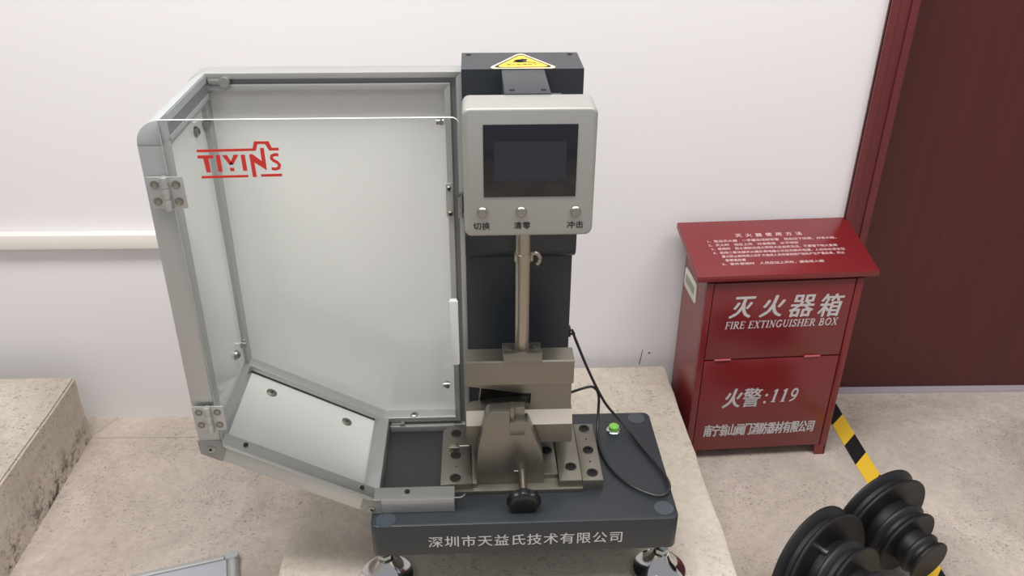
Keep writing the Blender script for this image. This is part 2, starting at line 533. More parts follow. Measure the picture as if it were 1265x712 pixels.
# serif capitals drawn from strokes: (x0,y0,x1,y1,thickness) bars and polylines, letter height 1
def ell(cx, cy, rx, ry, a0, a1, n=14):
    return [(cx + rx * math.cos(math.radians(a0 + (a1 - a0) * i / n)), cy + ry * math.sin(math.radians(a0 + (a1 - a0) * i / n))) for i in range(n + 1)]
TK, TN = 0.15, 0.06
def sv(x, y0=0, y1=1, t=TK):       # stem with serifs
    return [([(x, y0), (x, y1)], t), ([(x - 0.15, y0 + 0.025), (x + 0.15, y0 + 0.025)], 0.05), ([(x - 0.15, y1 - 0.025), (x + 0.15, y1 - 0.025)], 0.05)]
GL = {
    'F': (0.62, sv(0.17) + [([(0.17, 0.97), (0.60, 0.97)], TN), ([(0.60, 1.0), (0.60, 0.78)], 0.05), ([(0.17, 0.52), (0.48, 0.52)], TN), ([(0.48, 0.62), (0.48, 0.42)], 0.05)]),
    'I': (0.34, sv(0.17)),
    'R': (0.78, sv(0.17) + [(ell(0.30, 0.74, 0.27, 0.23, 90, -90), 0.12), ([(0.17, 0.97), (0.30, 0.97)], TN), ([(0.17, 0.51), (0.30, 0.51)], TN), ([(0.36, 0.50), (0.66, 0.03)], 0.14), ([(0.60, 0.025), (0.80, 0.025)], 0.05)]),
    'E': (0.68, sv(0.17) + [([(0.17, 0.97), (0.60, 0.97)], TN), ([(0.60, 1.0), (0.60, 0.80)], 0.05), ([(0.17, 0.52), (0.47, 0.52)], TN), ([(0.47, 0.62), (0.47, 0.42)], 0.05), ([(0.17, 0.03), (0.63, 0.03)], TN), ([(0.63, 0.0), (0.64, 0.24)], 0.05)]),
    'X': (0.78, [([(0.14, 0.98), (0.64, 0.02)], 0.15), ([(0.62, 0.98), (0.16, 0.02)], TN)] + [([(x - 0.13, y), (x + 0.13, y)], 0.05) for x in (0.15, 0.63) for y in (0.025, 0.975)]),
    'T': (0.72, [([(0.36, 0), (0.36, 1)], TK), ([(0.22, 0.025), (0.50, 0.025)], 0.05), ([(0.04, 0.97), (0.68, 0.97)], TN), ([(0.05, 1.0), (0.05, 0.76)], 0.05), ([(0.67, 1.0), (0.67, 0.76)], 0.05)]),
    'N': (0.84, [([(0.17, 0), (0.17, 1)], TN), ([(0.67, 0), (0.67, 1)], TN), ([(0.15, 0.98), (0.68, 0.02)], 0.15), ([(0.03, 0.975), (0.24, 0.975)], 0.05), ([(0.04, 0.025), (0.30, 0.025)], 0.05), ([(0.54, 0.975), (0.80, 0.975)], 0.05)]),
    'G': (0.82, [(ell(0.42, 0.5, 0.33, 0.45, 50, 310), 0.12), ([(0.66, 0.42), (0.66, 0.10)], 0.14), ([(0.52, 0.42), (0.80, 0.42)], 0.05), ([(0.65, 0.98), (0.65, 0.72)], 0.05)]),
    'U': (0.84, [([(0.19, 1), (0.19, 0.32)], TK), (ell(0.43, 0.32, 0.24, 0.28, 180, 360), 0.09), ([(0.67, 0.32), (0.67, 1)], TN), ([(0.05, 0.975), (0.33, 0.975)], 0.05), ([(0.54, 0.975), (0.80, 0.975)], 0.05)]),
    'S': (0.62, [([(0.52, 0.80), (0.45, 0.92), (0.31, 0.96), (0.16, 0.90), (0.12, 0.76), (0.18, 0.62), (0.42, 0.46), (0.50, 0.32), (0.47, 0.14), (0.32, 0.04), (0.17, 0.07), (0.09, 0.22)], 0.12), ([(0.53, 0.98), (0.53, 0.74)], 0.05), ([(0.08, 0.02), (0.08, 0.28)], 0.05)]),
    'H': (0.86, sv(0.17) + sv(0.69) + [([(0.17, 0.51), (0.69, 0.51)], TN)]),
    'B': (0.74, sv(0.17) + [(ell(0.32, 0.75, 0.22, 0.22, 90, -90), 0.12), (ell(0.34, 0.27, 0.27, 0.24, 90, -90), 0.12), ([(0.17, 0.97), (0.32, 0.97)], TN), ([(0.17, 0.52), (0.34, 0.52)], TN), ([(0.17, 0.03), (0.34, 0.03)], TN)]),
    'O': (0.86, [(ell(0.43, 0.5, 0.33, 0.45, 0, 360, 28), 0.12)]),
    '1': (0.56, [([(0.30, 0), (0.30, 1)], 0.17), ([(0.14, 0.025), (0.46, 0.025)], 0.05), ([(0.12, 0.84), (0.30, 0.97)], 0.07)]),
    '9': (0.62, [(ell(0.31, 0.68, 0.19, 0.27, 0, 360, 22), 0.12), ([(0.51, 0.70), (0.50, 0.42), (0.40, 0.18), (0.14, 0.03)], 0.10)]),
    ' ': (0.36, []),
}
def serif_text(body, org, w_, h_, shear, m, parent, gap=0.06, swell=1.0):
    tot = sum(GL[c][0] + gap for c in body) - gap
    sx = w_ / (tot + shear)
    mb = MB()
    x = 0.0
    k = 0
    for c in body:
        adv, strokes = GL[c]
        for pts, t_ in strokes:
            for a, b in zip(pts, pts[1:]):
                a = Vector(a); b = Vector(b)
                d = (b - a).normalized(); n_ = Vector((-d.y, d.x)) * (t_ * swell / 2)
                e_ = d * (0.02 if len(pts) > 2 else 0)
                q_ = [a - e_ + n_, b + e_ + n_, b + e_ - n_, a - e_ - n_]
                q_ = [((x + p.x + shear * p.y) * sx + org[0], p.y * h_ + org[2]) for p in q_]
                dy = (k % 7) * 0.00002
                mb.prism(q_, 'y', org[1] - dy, org[1] + 0.0006)
                k += 1
        x += adv + gap
    return mb.build('lettering', m, parent, smooth=False)

# ================================================================== IMPACT TESTER
T = thing('impact_tester', 'dark grey pendulum impact testing machine with open guard frame on the concrete plinth', 'testing machine', (0.076, 1.235, 0.163))
TI = Vector(T.location)
def part(mb, name, m, parent=None, smooth=True):
    o = mb.build(name, m, None, smooth)
    o.parent = parent if parent is not None else T
    if parent is None:
        o.location = -TI          # meshes are modelled in room coordinates
    return o
def letters(name, items, m, parent):
    for o in lettering(name, items, m, parent):
        pass

# --- base
BX0, BX1, BY0, BY1, BZ0, BZ = -0.190, 0.343, 1.085, 1.385, 0.260, 0.330
mb = MB(); mb.prism(rrect(BX0, BX1, BY0, BY1, 0.014), 'z', BZ0, BZ, bev=0.0025)
base = part(mb, 'base_plate', M['dark'])
for x, y in ((0.3147, 1.365), (0.3200, 1.1109), (-0.1640, 1.1007), (-0.165, 1.365)):
    mb = MB(); mb.cyl((x, y, BZ - 0.002), (x, y, BZ + 0.0006), 0.017, n=36)
    part(mb, 'bolt_plug', M['mark'], base)
letters('lettering', [('深圳市天益氏技术有限公司', (-0.092, BY0, 0.279), (1, 0, 0), (0, 0, 1), 0.337, 0.0255, 0.0, 0.012, 1.12, 0.0006)], M['white'], base)

# --- levelling feet
for x, y in ((0.327, 1.118), (-0.1745, 1.1235), (0.318, 1.350), (-0.165, 1.350)):
    mb = MB(); mb.lathe([(0, 0), (0.050, 0), (0.051, 0.004), (0.048, 0.009), (0.036, 0.014), (0.027, 0.024), (0.019, 0.038), (0.014, 0.050), (0, 0.052)], (x, y, 0.1655), (0, 0, 1), n=48)
    ft = part(mb, 'levelling_foot', M['chrome'])
    mb = MB(); mb.cyl((x, y, 0.214), (x, y, 0.262), 0.0065)
    for k in range(9):
        mb.cyl((x, y, 0.219 + k * 0.0045), (x, y, 0.2208 + k * 0.0045), 0.0073, n=20)
    part(mb, 'stud', M['zinc'], ft)
    mb = MB(); mb.cyl((x, y, 0.2175), (x, y, 0.228), 0.0125, n=6, bev=0.0012)
    part(mb, 'lock_nut', M['zinc'], ft)

# --- column
mb = MB(); mb.prism([(1.384, 0.330), (1.384, 1.058), (1.285, 1.058), (1.285, 0.752), (1.290, 0.742), (1.302, 0.733), (1.320, 0.726), (1.335, 0.715), (1.335, 0.330)], 'x', -0.0184, 0.1675, bev=0.001)
colm = part(mb, 'column', M['dark'])
for x, y in ((-0.0075, 1.372), (0.1545, 1.372)):
    mb = MB(); mb.cyl((x, y, 1.056), (x, y, 1.0586), 0.0042)
    part(mb, 'socket_screw', M['hole'], colm)
def tri(s, z0, z1, mb, mi):
    cx, cy = 0.0753, 1.3175
    R0 = 0.060 * s
    P_ = [Vector((cx + R0 * math.cos(math.radians(a)), cy + R0 * math.sin(math.radians(a)) * 1.0)) for a in (90, 210, 330)]
    out = []
    rr = 0.0075 * s
    for i in range(3):
        p = P_[i]; c = Vector((cx, cy))
        q = p + (c - p).normalized() * rr * 1.6
        a0 = [90, 210, 330][i]
        for k in range(-3, 4):
            t_ = math.radians(a0 + k * 20)
            out.append((q.x + rr * math.cos(t_), q.y + rr * math.sin(t_)))
    mb.prism(out, 'z', z0, z1, mi=mi)
mb = MB(); tri(1.0, 1.0581, 1.0586, mb, 0); tri(0.88, 1.0586, 1.0588, mb, 1); tri(0.76, 1.0588, 1.0590, mb, 2)
# hand and striker pictogram, a line of print
mb.lathe([(0, 0), (0.0095, 0), (0.0095, 0.0002), (0, 0.0002)], (0.0735, 1.328, 1.0590), (0, 0, 1), n=20, mi=3)
for k in range(4):
    mb.prism([(0.061 + k * 0.004, 1.318), (0.0635 + k * 0.004, 1.318), (0.067 + k * 0.003, 1.333), (0.0645 + k * 0.003, 1.333)], 'z', 1.0590, 1.0592, mi=3)
mb.prism([(0.079, 1.325), (0.079, 1.3215), (0.0965, 1.314), (0.0965, 1.3175)], 'z', 1.0590, 1.0592, mi=3)
mb.prism([(0.073, 1.336), (0.084, 1.333), (0.085, 1.338), (0.076, 1.341)], 'z', 1.0590, 1.0592, mi=3)
stk = part(mb, 'warning_sticker', [M['cream'], M['black'], M['yellow'], M['black']], colm)
letters('lettering', [('当心机械伤人', (0.051, 1.3035, 1.0592), (1, 0, 0), (0, 1, 0), 0.047, 0.0065, 0.0, 0.02, 1.1, 0.0001)], M['black'], colm)
mb = MB(); mb.box(0.1675, 0.1735, 1.352, 1.366, 0.535, 0.553, bev=0.001); mb.cyl((0.168, 1.357, 0.537), (0.182, 1.357, 0.541), 0.0022)
part(mb, 'cable_gland', M['black'], colm)

# --- arm to the display
mb = MB(); mb.box(0.042, 0.107, 1.160, 1.286, 1.018, 1.0575, bev=0.0015)
mb.box(0.107, 0.123, 1.166, 1.178, 1.035, 1.0525, bev=0.001)
arm = part(mb, 'support_arm', M['dark'])
for x in (0.053, 0.0975):
    mb = MB(); mb.cyl((x, 1.1755, 1.0555), (x, 1.1755, 1.0581), 0.0038)
    part(mb, 'socket_screw', M['hole'], arm)

# --- display panel
mb = MB(); mb.prism(rrect(-0.0165, 0.1650, 0.8685, 1.0555, 0.0105), 'y', 1.100, 1.164, bev=0.004, seg=3)
dsp = part(mb, 'display_panel', M['silver'])
mb = MB(); mb.box(0.0112, 0.1390, 1.0988, 1.104, 0.9290, 1.0333, bev=0.0008)
part(mb, 'screen_bezel', M['glassblk'], dsp)
mb = MB(); mb.box(0.0258, 0.1242, 1.0984, 1.101, 0.9538, 1.0097)
part(mb, 'screen', M['lcd'], dsp)
for x in (0.0092, 0.0637, 0.1401):
    mb = MB()
    mb.lathe([(0, 0), (0.0078, 0), (0.0078, 0.0015), (0.0066, 0.0030), (0.0058, 0.0030), (0.0055, 0.0038), (0, 0.0042)], (x, 1.1, 0.906), (0, -1, 0), n=28)
    part(mb, 'push_button', M['screw'], dsp)
letters('lettering', [
    ('切换', (-0.0038, 1.1, 0.8795), (1, 0, 0), (0, 0, 1), 0.0232, 0.0110, 0, 0.018, 1.05, 0.0004),
    ('清零', (0.0535, 1.1, 0.8797), (1, 0, 0), (0, 0, 1), 0.0232, 0.0110, 0, 0.018, 1.05, 0.0004),
    ('冲击', (0.1285, 1.1, 0.8800), (1, 0, 0), (0, 0, 1), 0.0232, 0.0110, 0, 0.018, 1.05, 0.0004)], M['black'], dsp)

# --- pendulum rod and hammer
mb = MB(); mb.cyl((0.0745, 1.228, 0.590), (0.0745, 1.228, 1.020), 0.0118, n=32)
mb.box(0.0730, 0.0750, 1.2157, 1.2175, 0.60, 1.0)
rod = part(mb, 'pendulum_rod', M['rodsteel'])
mb = MB(); mb.lathe([(0.0118, 0), (0.0140, 0.0008), (0.0140, 0.0142), (0.0118, 0.015)], (0.0745, 1.228, 0.7625), (0, 0, 1), n=32)
mb.box(0.0868, 0.0905, 1.222, 1.234, 0.764, 0.776, bev=0.0008)
part(mb, 'stop_ring', M['rodsteel'], rod)
mb = MB(); mb.tube([(0.086, 1.226, 0.7730), (0.0925, 1.226, 0.7770), (0.0985, 1.226, 0.7745), (0.1015, 1.226, 0.7680), (0.1000, 1.226, 0.7610), (0.0965, 1.226, 0.7570)], 0.0036, n=12)
part(mb, 'release_hook', M['rodsteel'], rod)
mb = MB(); mb.cyl((0.0745, 1.236, 1.000), (0.0745, 1.286, 1.000), 0.018, n=32)
part(mb, 'pivot_hub', M['steel'], rod)

mb = MB()
mb.prism([(1.210, 0.5311), (1.210, 0.5770), (1.212, 0.5792), (1.250, 0.5792), (1.250, 0.5311)], 'x', -0.0245, 0.1640, bev=0.001)
# web plate with the tapering slot that opens to the left
web = [(-0.0235, 0.5311), (0.1627, 0.5311), (0.1627, 0.4650), (-0.0235, 0.4650), (-0.0235, 0.4686), (0.0257, 0.4780), (0.0745, 0.4820), (0.0904, 0.4780), (0.0915, 0.5009), (0.0757, 0.5013), (0.0047, 0.5138), (-0.0235, 0.5190)]
mb.prism([(-0.0235, 0.5311), (-0.0235, 0.5190), (0.0047, 0.5138), (0.0757, 0.5013), (0.0915, 0.5009), (0.1627, 0.5009), (0.1627, 0.5311)], 'y', 1.2250, 1.2450)
mb.prism([(0.0915, 0.5009), (0.0904, 0.4780), (0.1627, 0.4780), (0.1627, 0.5009)], 'y', 1.2250, 1.2450)
mb.prism([(-0.0235, 0.4640), (0.1627, 0.4640), (0.1627, 0.4780), (0.0904, 0.4780), (0.0745, 0.4820), (0.0257, 0.4780), (-0.0235, 0.4686)], 'y', 1.2250, 1.2450)
mb.prism([(1.2100, 0.4025), (1.2100, 0.4425), (1.2250, 0.4655), (1.2500, 0.4655), (1.2500, 0.4025)], 'x', -0.0235, 0.1650, mi=0)
ham = part(mb, 'hammer', M['steel'])
mb = MB(); mb.prism([(1.2097, 0.4432), (1.2243, 0.4654), (1.2252, 0.4650), (1.2106, 0.4428)], 'x', -0.0235, 0.1650)  # bevel steel lightened, the bright room reflection is put into its colour
hf = part(mb, 'ground_bevel', mat('ground_steel_reflection', (206, 197, 184), 0.5, 0.35), ham); hf['label'] = 'ground bevel with the room reflection in its colour'
mb = MB(); mb.prism([(0.0055, 0.5200), (0.0790, 0.5090), (0.0790, 0.4700), (-0.0010, 0.4650)], 'y', 1.2460, 1.2700)
part(mb, 'striking_edge', M['blackox'], ham)
mb = MB(); mb.prism([(0.0048, 0.5200), (0.0062, 0.5200), (-0.0002, 0.4650), (-0.0016, 0.4650)], 'y', 1.2440, 1.2480)
part(mb, 'edge_insert', M['steel_l'], ham)
mb = MB()
mb.box(0.0423, 0.1080, 1.205, 1.2155, 0.579, 0.5975, bev=0.0008)
mb.box(0.0415, 0.1075, 1.2155, 1.248, 0.579, 0.5925, bev=0.0008)
part(mb, 'rod_clamp', M['steel'], ham)
for x in (0.0530, 0.0960):
    mb = MB(); mb.lathe([(0.0058, 0), (0.0058, 0.003), (0.0030, 0.0034), (0.0026, 0.001), (0, 0.001)], (x, 1.231, 0.5922), (0, 0, 1), n=20)
    part(mb, 'cap_screw', M['screw'], ham)

# --- sample support fixture
mb = MB(); mb.box(-0.0500, 0.1835, 1.158, 1.335, BZ, 0.3378, bev=0.0008)
part(mb, 'fixture_plate', M['steel'])

def bolt(x, y, z, parent, r=0.0098):
    mb = MB()
    mb.lathe([(r + 0.0016, 0.0002), (r + 0.0016, 0.0006), (r + 0.0002, 0.0006), (r, 0.0003)], (x, y, z), (0, 0, 1), n=28, mi=1)
    mb.lathe([(r, 0.0), (r, 0.0016), (r * 0.93, 0.0022), (r * 0.52, 0.0022)], (x, y, z), (0, 0, 1), n=28)
    mb.lathe([(r * 0.52, 0.0022), (r * 0.5, 0.0004), (0, 0.0004)], (x, y, z), (0, 0, 1), n=6, mi=2)
    return part(mb, 'socket_bolt', [M['blackox'], M['steel'], M['hole']], parent)

mb = MB(); mb.prism([(-0.0715, 1.1600), (-0.0150, 1.1640), (-0.0225, 1.3260), (-0.0590, 1.3260), (-0.0700, 1.3130)], 'z', 0.3370, 0.3520, bev=0.0009)
mb.box(-0.0690, -0.0300, 1.164, 1.320, BZ, 0.3372)
lp = part(mb, 'clamp_plate', M['steel'])
for y in (1.3031, 1.2401, 1.1777):
    bolt(-0.0450, y, 0.352, lp)
for y in (1.272, 1.208):
    mb = MB(); mb.cyl((-0.044, y, 0.3510), (-0.044, y, 0.3523), 0.0016, n=12)
    part(mb, 'punch_mark', M['hole'], lp)
mb = MB(); mb.box(-0.0570, -0.0380, 1.2495, 1.2600, 0.3520, 0.3620, bev=0.0008); mb.cyl((-0.040, 1.2560, 0.3600), (-0.0200, 1.2560, 0.3600), 0.0020); mb.cyl((-0.0225, 1.2590, 0.3625), (0.010, 1.2590, 0.3625), 0.0020)
part(mb, 'stop_pin', M['steel_l'])
mb = MB(); mb.box(-0.0150, -0.0062, 1.168, 1.324, 0.3378, 0.3470, bev=0.0006)
mb.box(-0.0062, 0.0030, 1.215, 1.320, 0.3378, 0.3430, bev=0.0006)
part(mb, 'guide_rail', M['steel'])

mb = MB(); mb.box(0.1822, 0.2200, 1.163, 1.3235, BZ, 0.3520, bev=0.0009)
rp = part(mb, 'clamp_plate', M['steel'])
for y in (1.3091, 1.2454, 1.1824):
    bolt(0.2019, y, 0.352, rp)
for y in (1.277, 1.213):
    mb = MB(); mb.cyl((0.2015, y, 0.3510), (0.2015, y, 0.3523), 0.0020, n=12)
    part(mb, 'punch_mark', M['hole'], rp)
mb = MB(); mb.prism([(0.1415, 1.1640), (0.1450, 1.1640), (0.1818, 1.1640), (0.1818, 1.3235), (0.1415, 1.3235)], 'z', 0.3385, 0.3520, bev=0.0009)
mp = part(mb, 'clamp_plate', M['steel'])
bolt(0.1648, 1.200, 0.352, mp)
mb = MB(); mb.box(0.161, 0.167, 1.1845, 1.1885, 0.3519, 0.3524)
part(mb, 'index_mark', M['steel_l'], mp)
mb = MB(); mb.box(0.1120, 0.1405, 1.187, 1.3235, 0.3378, 0.3470, bev=0.0007)
gp = part(mb, 'guide_rail', M['steel'])
bolt(0.1246, 1.2535, 0.347, gp)

anv = [(-0.0071, 0.3378), (-0.0060, 0.3700), (-0.0044, 0.4107), (0.0092, 0.4851), (0.0121, 0.4920), (0.0170, 0.4965), (0.0250, 0.4985), (0.0516, 0.4985), (0.0520, 0.4745), (0.0840, 0.4745), (0.0875, 0.4680), (0.1110, 0.3977), (0.1140, 0.3378)]
mb = MB()
# split so that each prism is convex enough to cap cleanly
mb.prism([p for p in anv], 'y', 1.1750, 1.2030, bev=0.0008)
anvil = part(mb, 'sample_support', M['steel'])
mb = MB(); mb.box(0.0520, 0.0785, 1.1742, 1.2025, 0.4486, 0.4753, bev=0.0006)
mb.box(0.0516, 0.0600, 1.1810, 1.2030, 0.4740, 0.5000, bev=0.0006)
mb.box(0.0602, 0.0785, 1.1870, 1.2030, 0.4740, 0.4990, bev=0.0006)
part(mb, 'jaw_insert', M['steel'], anvil)
mb = MB(); mb.cyl((0.0740, 1.176, 0.3660), (0.0740, 1.122, 0.3560), 0.0068, n=24); mb.cyl((0.060, 1.1745, 0.3675), (0.068, 1.1745, 0.3675), 0.0012, n=8)
shaft = part(mb, 'screw_shaft', M['steel_l'], anvil)
# lobed hand knob
mb = MB()
t = bmesh.new()
def lobe(r, k=8, n=96, d=0.07):
    return [(r * (1 + d * math.cos(k * 2 * PI * i / n)) * math.cos(2 * PI * i / n), r * (1 + d * math.cos(k * 2 * PI * i / n)) * math.sin(2 * PI * i / n)) for i in range(n)]
prof = [(0.0140, 0.0, 0), (0.0245, 0.002, .03), (0.0285, 0.005, .04), (0.0292, 0.012, .04), (0.0280, 0.017, .04), (0.0250, 0.020, .03), (0.0180, 0.0205, .02), (0.0120, 0.0190, 0), (0.0080, 0.0185, 0)]
rings = [[t.verts.new((x, y, h)) for x, y in lobe(r, d=d)] for r, h, d in prof]
for a, b in zip(rings, rings[1:]):
    for i in range(96):
        t.faces.new((a[i], a[(i + 1) % 96], b[(i + 1) % 96], b[i]))
t.faces.new(rings[0][::-1]); t.faces.new(rings[-1])
bmesh.ops.recalc_face_normals(t, faces=t.faces)
q = Vector((0.0, -0.985, -0.17)).to_track_quat('Z', 'Y').to_matrix().to_4x4()
mb._merge(t, 0, Matrix.Translation((0.0742, 1.124, 0.3545)) @ q)
part(mb, 'hand_knob', M['knob'], anvil)

# --- start button
mb = MB(); mb.lathe([(0, 0), (0.0142, 0), (0.0145, 0.0015), (0.0125, 0.0032), (0.0105, 0.0035), (0.0100, 0.0020), (0, 0.0020)], (0.2641, 1.329, BZ), (0, 0, 1), n=32)
sb = part(mb, 'start_button', M['chrome'])
mb = MB(); mb.lathe([(0, 0.001), (0.0100, 0.001), (0.0100, 0.0100), (0.0092, 0.0112), (0, 0.0116)], (0.2641, 1.329, BZ), (0, 0, 1), n=32)
gb = part(mb, 'button_cap', M['green'], sb); gb['label'] = 'bright green button cap'

# --- sensor cable
mb = MB(); mb.tube([(0.176, 1.357, 0.548), (0.186, 1.357, 0.520), (0.212, 1.352, 0.455), (0.245, 1.350, 0.385), (0.272, 1.340, 0.352), (0.292, 1.318, 0.337), (0.312, 1.262, 0.335),
                    (0.334, 1.200, 0.336), (0.3395, 1.160, 0.338), (0.330, 1.141, 0.337), (0.309, 1.138, 0.335), (0.271, 1.166, 0.334), (0.243, 1.210, 0.334), (0.2300, 1.262, 0.334), (0.2290, 1.305, 0.338),
                    (0.2330, 1.340, 0.362), (0.2340, 1.352, 0.395), (0.2270, 1.356, 0.412), (0.212, 1.358, 0.415), (0.1675, 1.358, 0.398)], 0.0027, n=10)
part(mb, 'sensor_cable', M['cable'])

# --- guard frame
GY0, GY1 = 1.117, 1.385
A_ = (-0.4520, 1.0380); B_ = (-0.0185, 1.0380); C_ = (-0.0185, 0.3302); D_ = (-0.1920, 0.3302); E_ = (-0.4570, 0.4745)
Arc = [(-0.4205 + 0.0315 * math.cos(math.radians(a)), 1.0065 + 0.0315 * math.sin(math.radians(a))) for a in (90, 108, 126, 144, 162, 180)]
loop = [C_, B_] + Arc + [E_, D_]                      # counter-clockwise inside on the left
mb = MB()
Y0 = 1.347
band(mb, loop, 0.0, 0.0095, Y0, GY1, mi=0, bev=0.0008)
band(mb, loop, 0.0185, 0.0285, Y0, GY1, mi=0, bev=0.0008)
band(mb, loop, 0.0095, 0.0185, Y0 + 0.009, GY1, mi=1, bev=0)
bf = part(mb, 'rear_frame', [M['alu'], M['aluslot']])
mb = MB()
AF = (-0.4520, 1.0030)
front = [AF, E_, D_, (-0.0460, 0.3302)]
# left post, diagonal rail, foot rail
band(mb, [AF, E_], 0.0, 0.0345, GY0, 1.149, closed=False, bev=0.001)
o2 = inset([AF, E_, D_], 0.030, True)
mb2pts = inset(front, 0.030, False)
d1 = mb2pts[1]; d2 = mb2pts[2]; d3 = mb2pts[3]
mb.prism([E_, D_, d2, d1], 'y', GY0, 1.149, bev=0.001)
mb.prism([D_, front[3], d3, d2], 'y', GY0, 1.149, bev=0.001)
ff = part(mb, 'front_frame', M['alu'])
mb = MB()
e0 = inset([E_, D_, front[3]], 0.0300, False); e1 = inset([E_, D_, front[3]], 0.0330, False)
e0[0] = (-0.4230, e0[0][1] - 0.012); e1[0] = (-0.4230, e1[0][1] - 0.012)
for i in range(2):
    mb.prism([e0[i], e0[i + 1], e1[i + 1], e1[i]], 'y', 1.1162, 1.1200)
part(mb, 'edge_glow_strip', M['trunk'], ff)  # added strip: glow of the acrylic door edge, put in as ivory colour
# corner joiner plates with button screws on the front face
def screw(x, y, z, d, parent, r=0.0052, m=None):
    mb = MB(); mb.lathe([(0.0022, 0.0006), (0.0026, 0.0028), (r * 0.7, 0.0026), (r, 0.0012), (r, -0.0005)], (x, y, z), d, n=18)
    mb.lathe([(0, 0.0006), (0.0024, 0.0006)], (x, y, z), d, n=6, mi=1)
    return part(mb, 'button_screw', [m or M['screw'], M['hole']], parent)
jw = [(-0.4590, 0.5000), (-0.4572, 0.4735), (-0.4250, 0.4562), (-0.4160, 0.4800), (-0.4225, 0.5000)]
mb = MB(); mb.prism(jw, 'y', GY0 - 0.0012, GY0 + 0.002)
cp = part(mb, 'corner_joint', M['jointp'], ff)
screw(-0.4395, GY0 - 0.001, 0.4830, (0, -1, 0), ff, 0.0075)
mb = MB(); mb.prism([(-0.2090, 0.3410), (-0.1920, 0.3310), (-0.1720, 0.3310), (-0.1720, 0.3595), (-0.1860, 0.3595), (-0.2010, 0.3680)], 'y', GY0 - 0.0012, GY0 + 0.002)
part(mb, 'corner_joint', M['jointp'], ff)
screw(-0.1890, GY0 - 0.001, 0.3420, (0, -1, 0), ff, 0.0062)
# depth rails
mb = MB()
cr = []
for k in range(8):
    a = math.radians(180 - 90 * k / 7)
    cr.append((-0.4175 + 0.0345 * math.cos(a), 1.0035 + 0.0345 * math.sin(a)))
mb.prism([(-0.4520, 1.0030)] + cr[1:] + [(-0.4175, 1.0030)], 'y', GY0, GY1, bev=0.001)
mb.prism([(-0.4500, 0.990), (-0.4215, 0.990), (-0.4175, 1.0030), (-0.4490, 1.0030)], 'y', 1.149, Y0)
mb.prism([(-0.4300, 0.9985), (-0.4165, 0.9985), (-0.4165, 1.0060), (-0.4300, 1.0060)], 'y', 1.149, Y0, bev=0.0005)
mb.prism([(-0.4300, 1.0240), (-0.4165, 1.0240), (-0.4165, 1.0360), (-0.4300, 1.0360)], 'y', 1.149, Y0, bev=0.0005)
td = part(mb, 'top_rail', M['cap'])
mb = MB()
mb.box(-0.4200, -0.4172, 1.149, Y0, 1.006, 1.024)
part(mb, 'rail_groove', M['aluslot'], td)
mb = MB()
mb.prism([(-0.4550, 0.4760), (-0.4250, 0.4600), (-0.4250, 0.4900), (-0.4400, 0.5040), (-0.4550, 0.5040)], 'y', 1.149, Y0, bev=0.001)
part(mb, 'lower_left_rail', M['alu'])
mb = MB()
mb.box(-0.2040, -0.1765, 1.149, Y0, 0.3302, 0.3600, bev=0.001)
bd = part(mb, 'floor_rail', M['alu'])
# small corner brackets in the grooves
for (x, y, z, sx, sz) in ((-0.4000, Y0 + 0.002, 1.0243, 0.030, 0.0085), (-0.1600, Y0 - 0.0005, 0.3440, 0.026, 0.006)):
    mb = MB(); mb.box(x - sx / 2, x + sx / 2, y - 0.004, y + 0.006, z - sz / 2, z + sz / 2, bev=0.001); mb.cyl((x + sx / 2 - 0.004, y - 0.0075, z), (x + sx / 2 - 0.004, y + 0.004, z), sz * 0.95, n=16)
    part(mb, 'groove_bracket', M['jointp'], bf)

mb = MB(); mb.box(-0.1740, -0.0500, 1.3380, 1.3465, 0.3302, 0.3440, bev=0.001)
part(mb, 'rail_highlight', M['silver'], bf)  # added strip: highlight on the rear rail top, put in as silver
# white infill panels
ins = inset(loop, 0.020, True)
mb = MB(); mb.prism(ins, 'y', 1.3720, 1.3760)
pb = part(mb, 'back_panel', M['panel'])
mb = MB(); mb.prism([(-0.4400, 0.5000), (-0.4340, 0.5000), (-0.4325, 1.0040), (-0.4385, 1.0040)], 'y', 1.149, Y0)
ps = part(mb, 'side_panel', M['panel'])
ed = (Vector(D_) - Vector(E_)).normalized(); en = Vector((-ed.y, ed.x))
q0 = Vector(E_) + ed * 0.028 + en * 0.010; q1 = Vector(D_) - ed * 0.012 + en * 0.010
mb = MB(); mb.prism([tuple(q0), tuple(q1), tuple(q1 + en * 0.004), tuple(q0 + en * 0.004)], 'y', 1.149, Y0)
pd = part(mb, 'lower_panel', M['panel'])
for x, z in ((-0.4260, 0.9594), (-0.0533, 0.9583), (-0.4315, 0.5399), (-0.0596, 0.4389)):
    mb = MB(); mb.cyl((x, 1.350, z), (x, 1.336, z), 0.0042, n=14); mb.cyl((x - 0.004 if x < -0.2 else x + 0.004, 1.343, z), (x + 0.008 if x < -0.2 else x - 0.008, 1.343, z), 0.0050, n=14)
    part(mb, 'clip_screw', M['screw'], bf)
screw(-0.1280, 1.356, 0.3590, (0, 0, 1), bf, 0.0075)
for y, z in ((1.300, 0.960), (1.300, 0.545)):
    mb = MB(); mb.lathe([(0.0088, 0), (0.0088, 0.003), (0.0070, 0.0070), (0.0040, 0.0085), (0.0036, 0.0060), (0, 0.0060)], (-0.4345, y, z), (0.93, -0.36, 0), n=20)
    part(mb, 'button_screw', M['screw'], ps)
for s in (0.075, 0.225):
    p = Vector(E_) + ed * s + en * 0.0142
    screw(p.x, 1.312, p.y, (en.x, 0, en.y), pd, 0.0098, M['steel'])
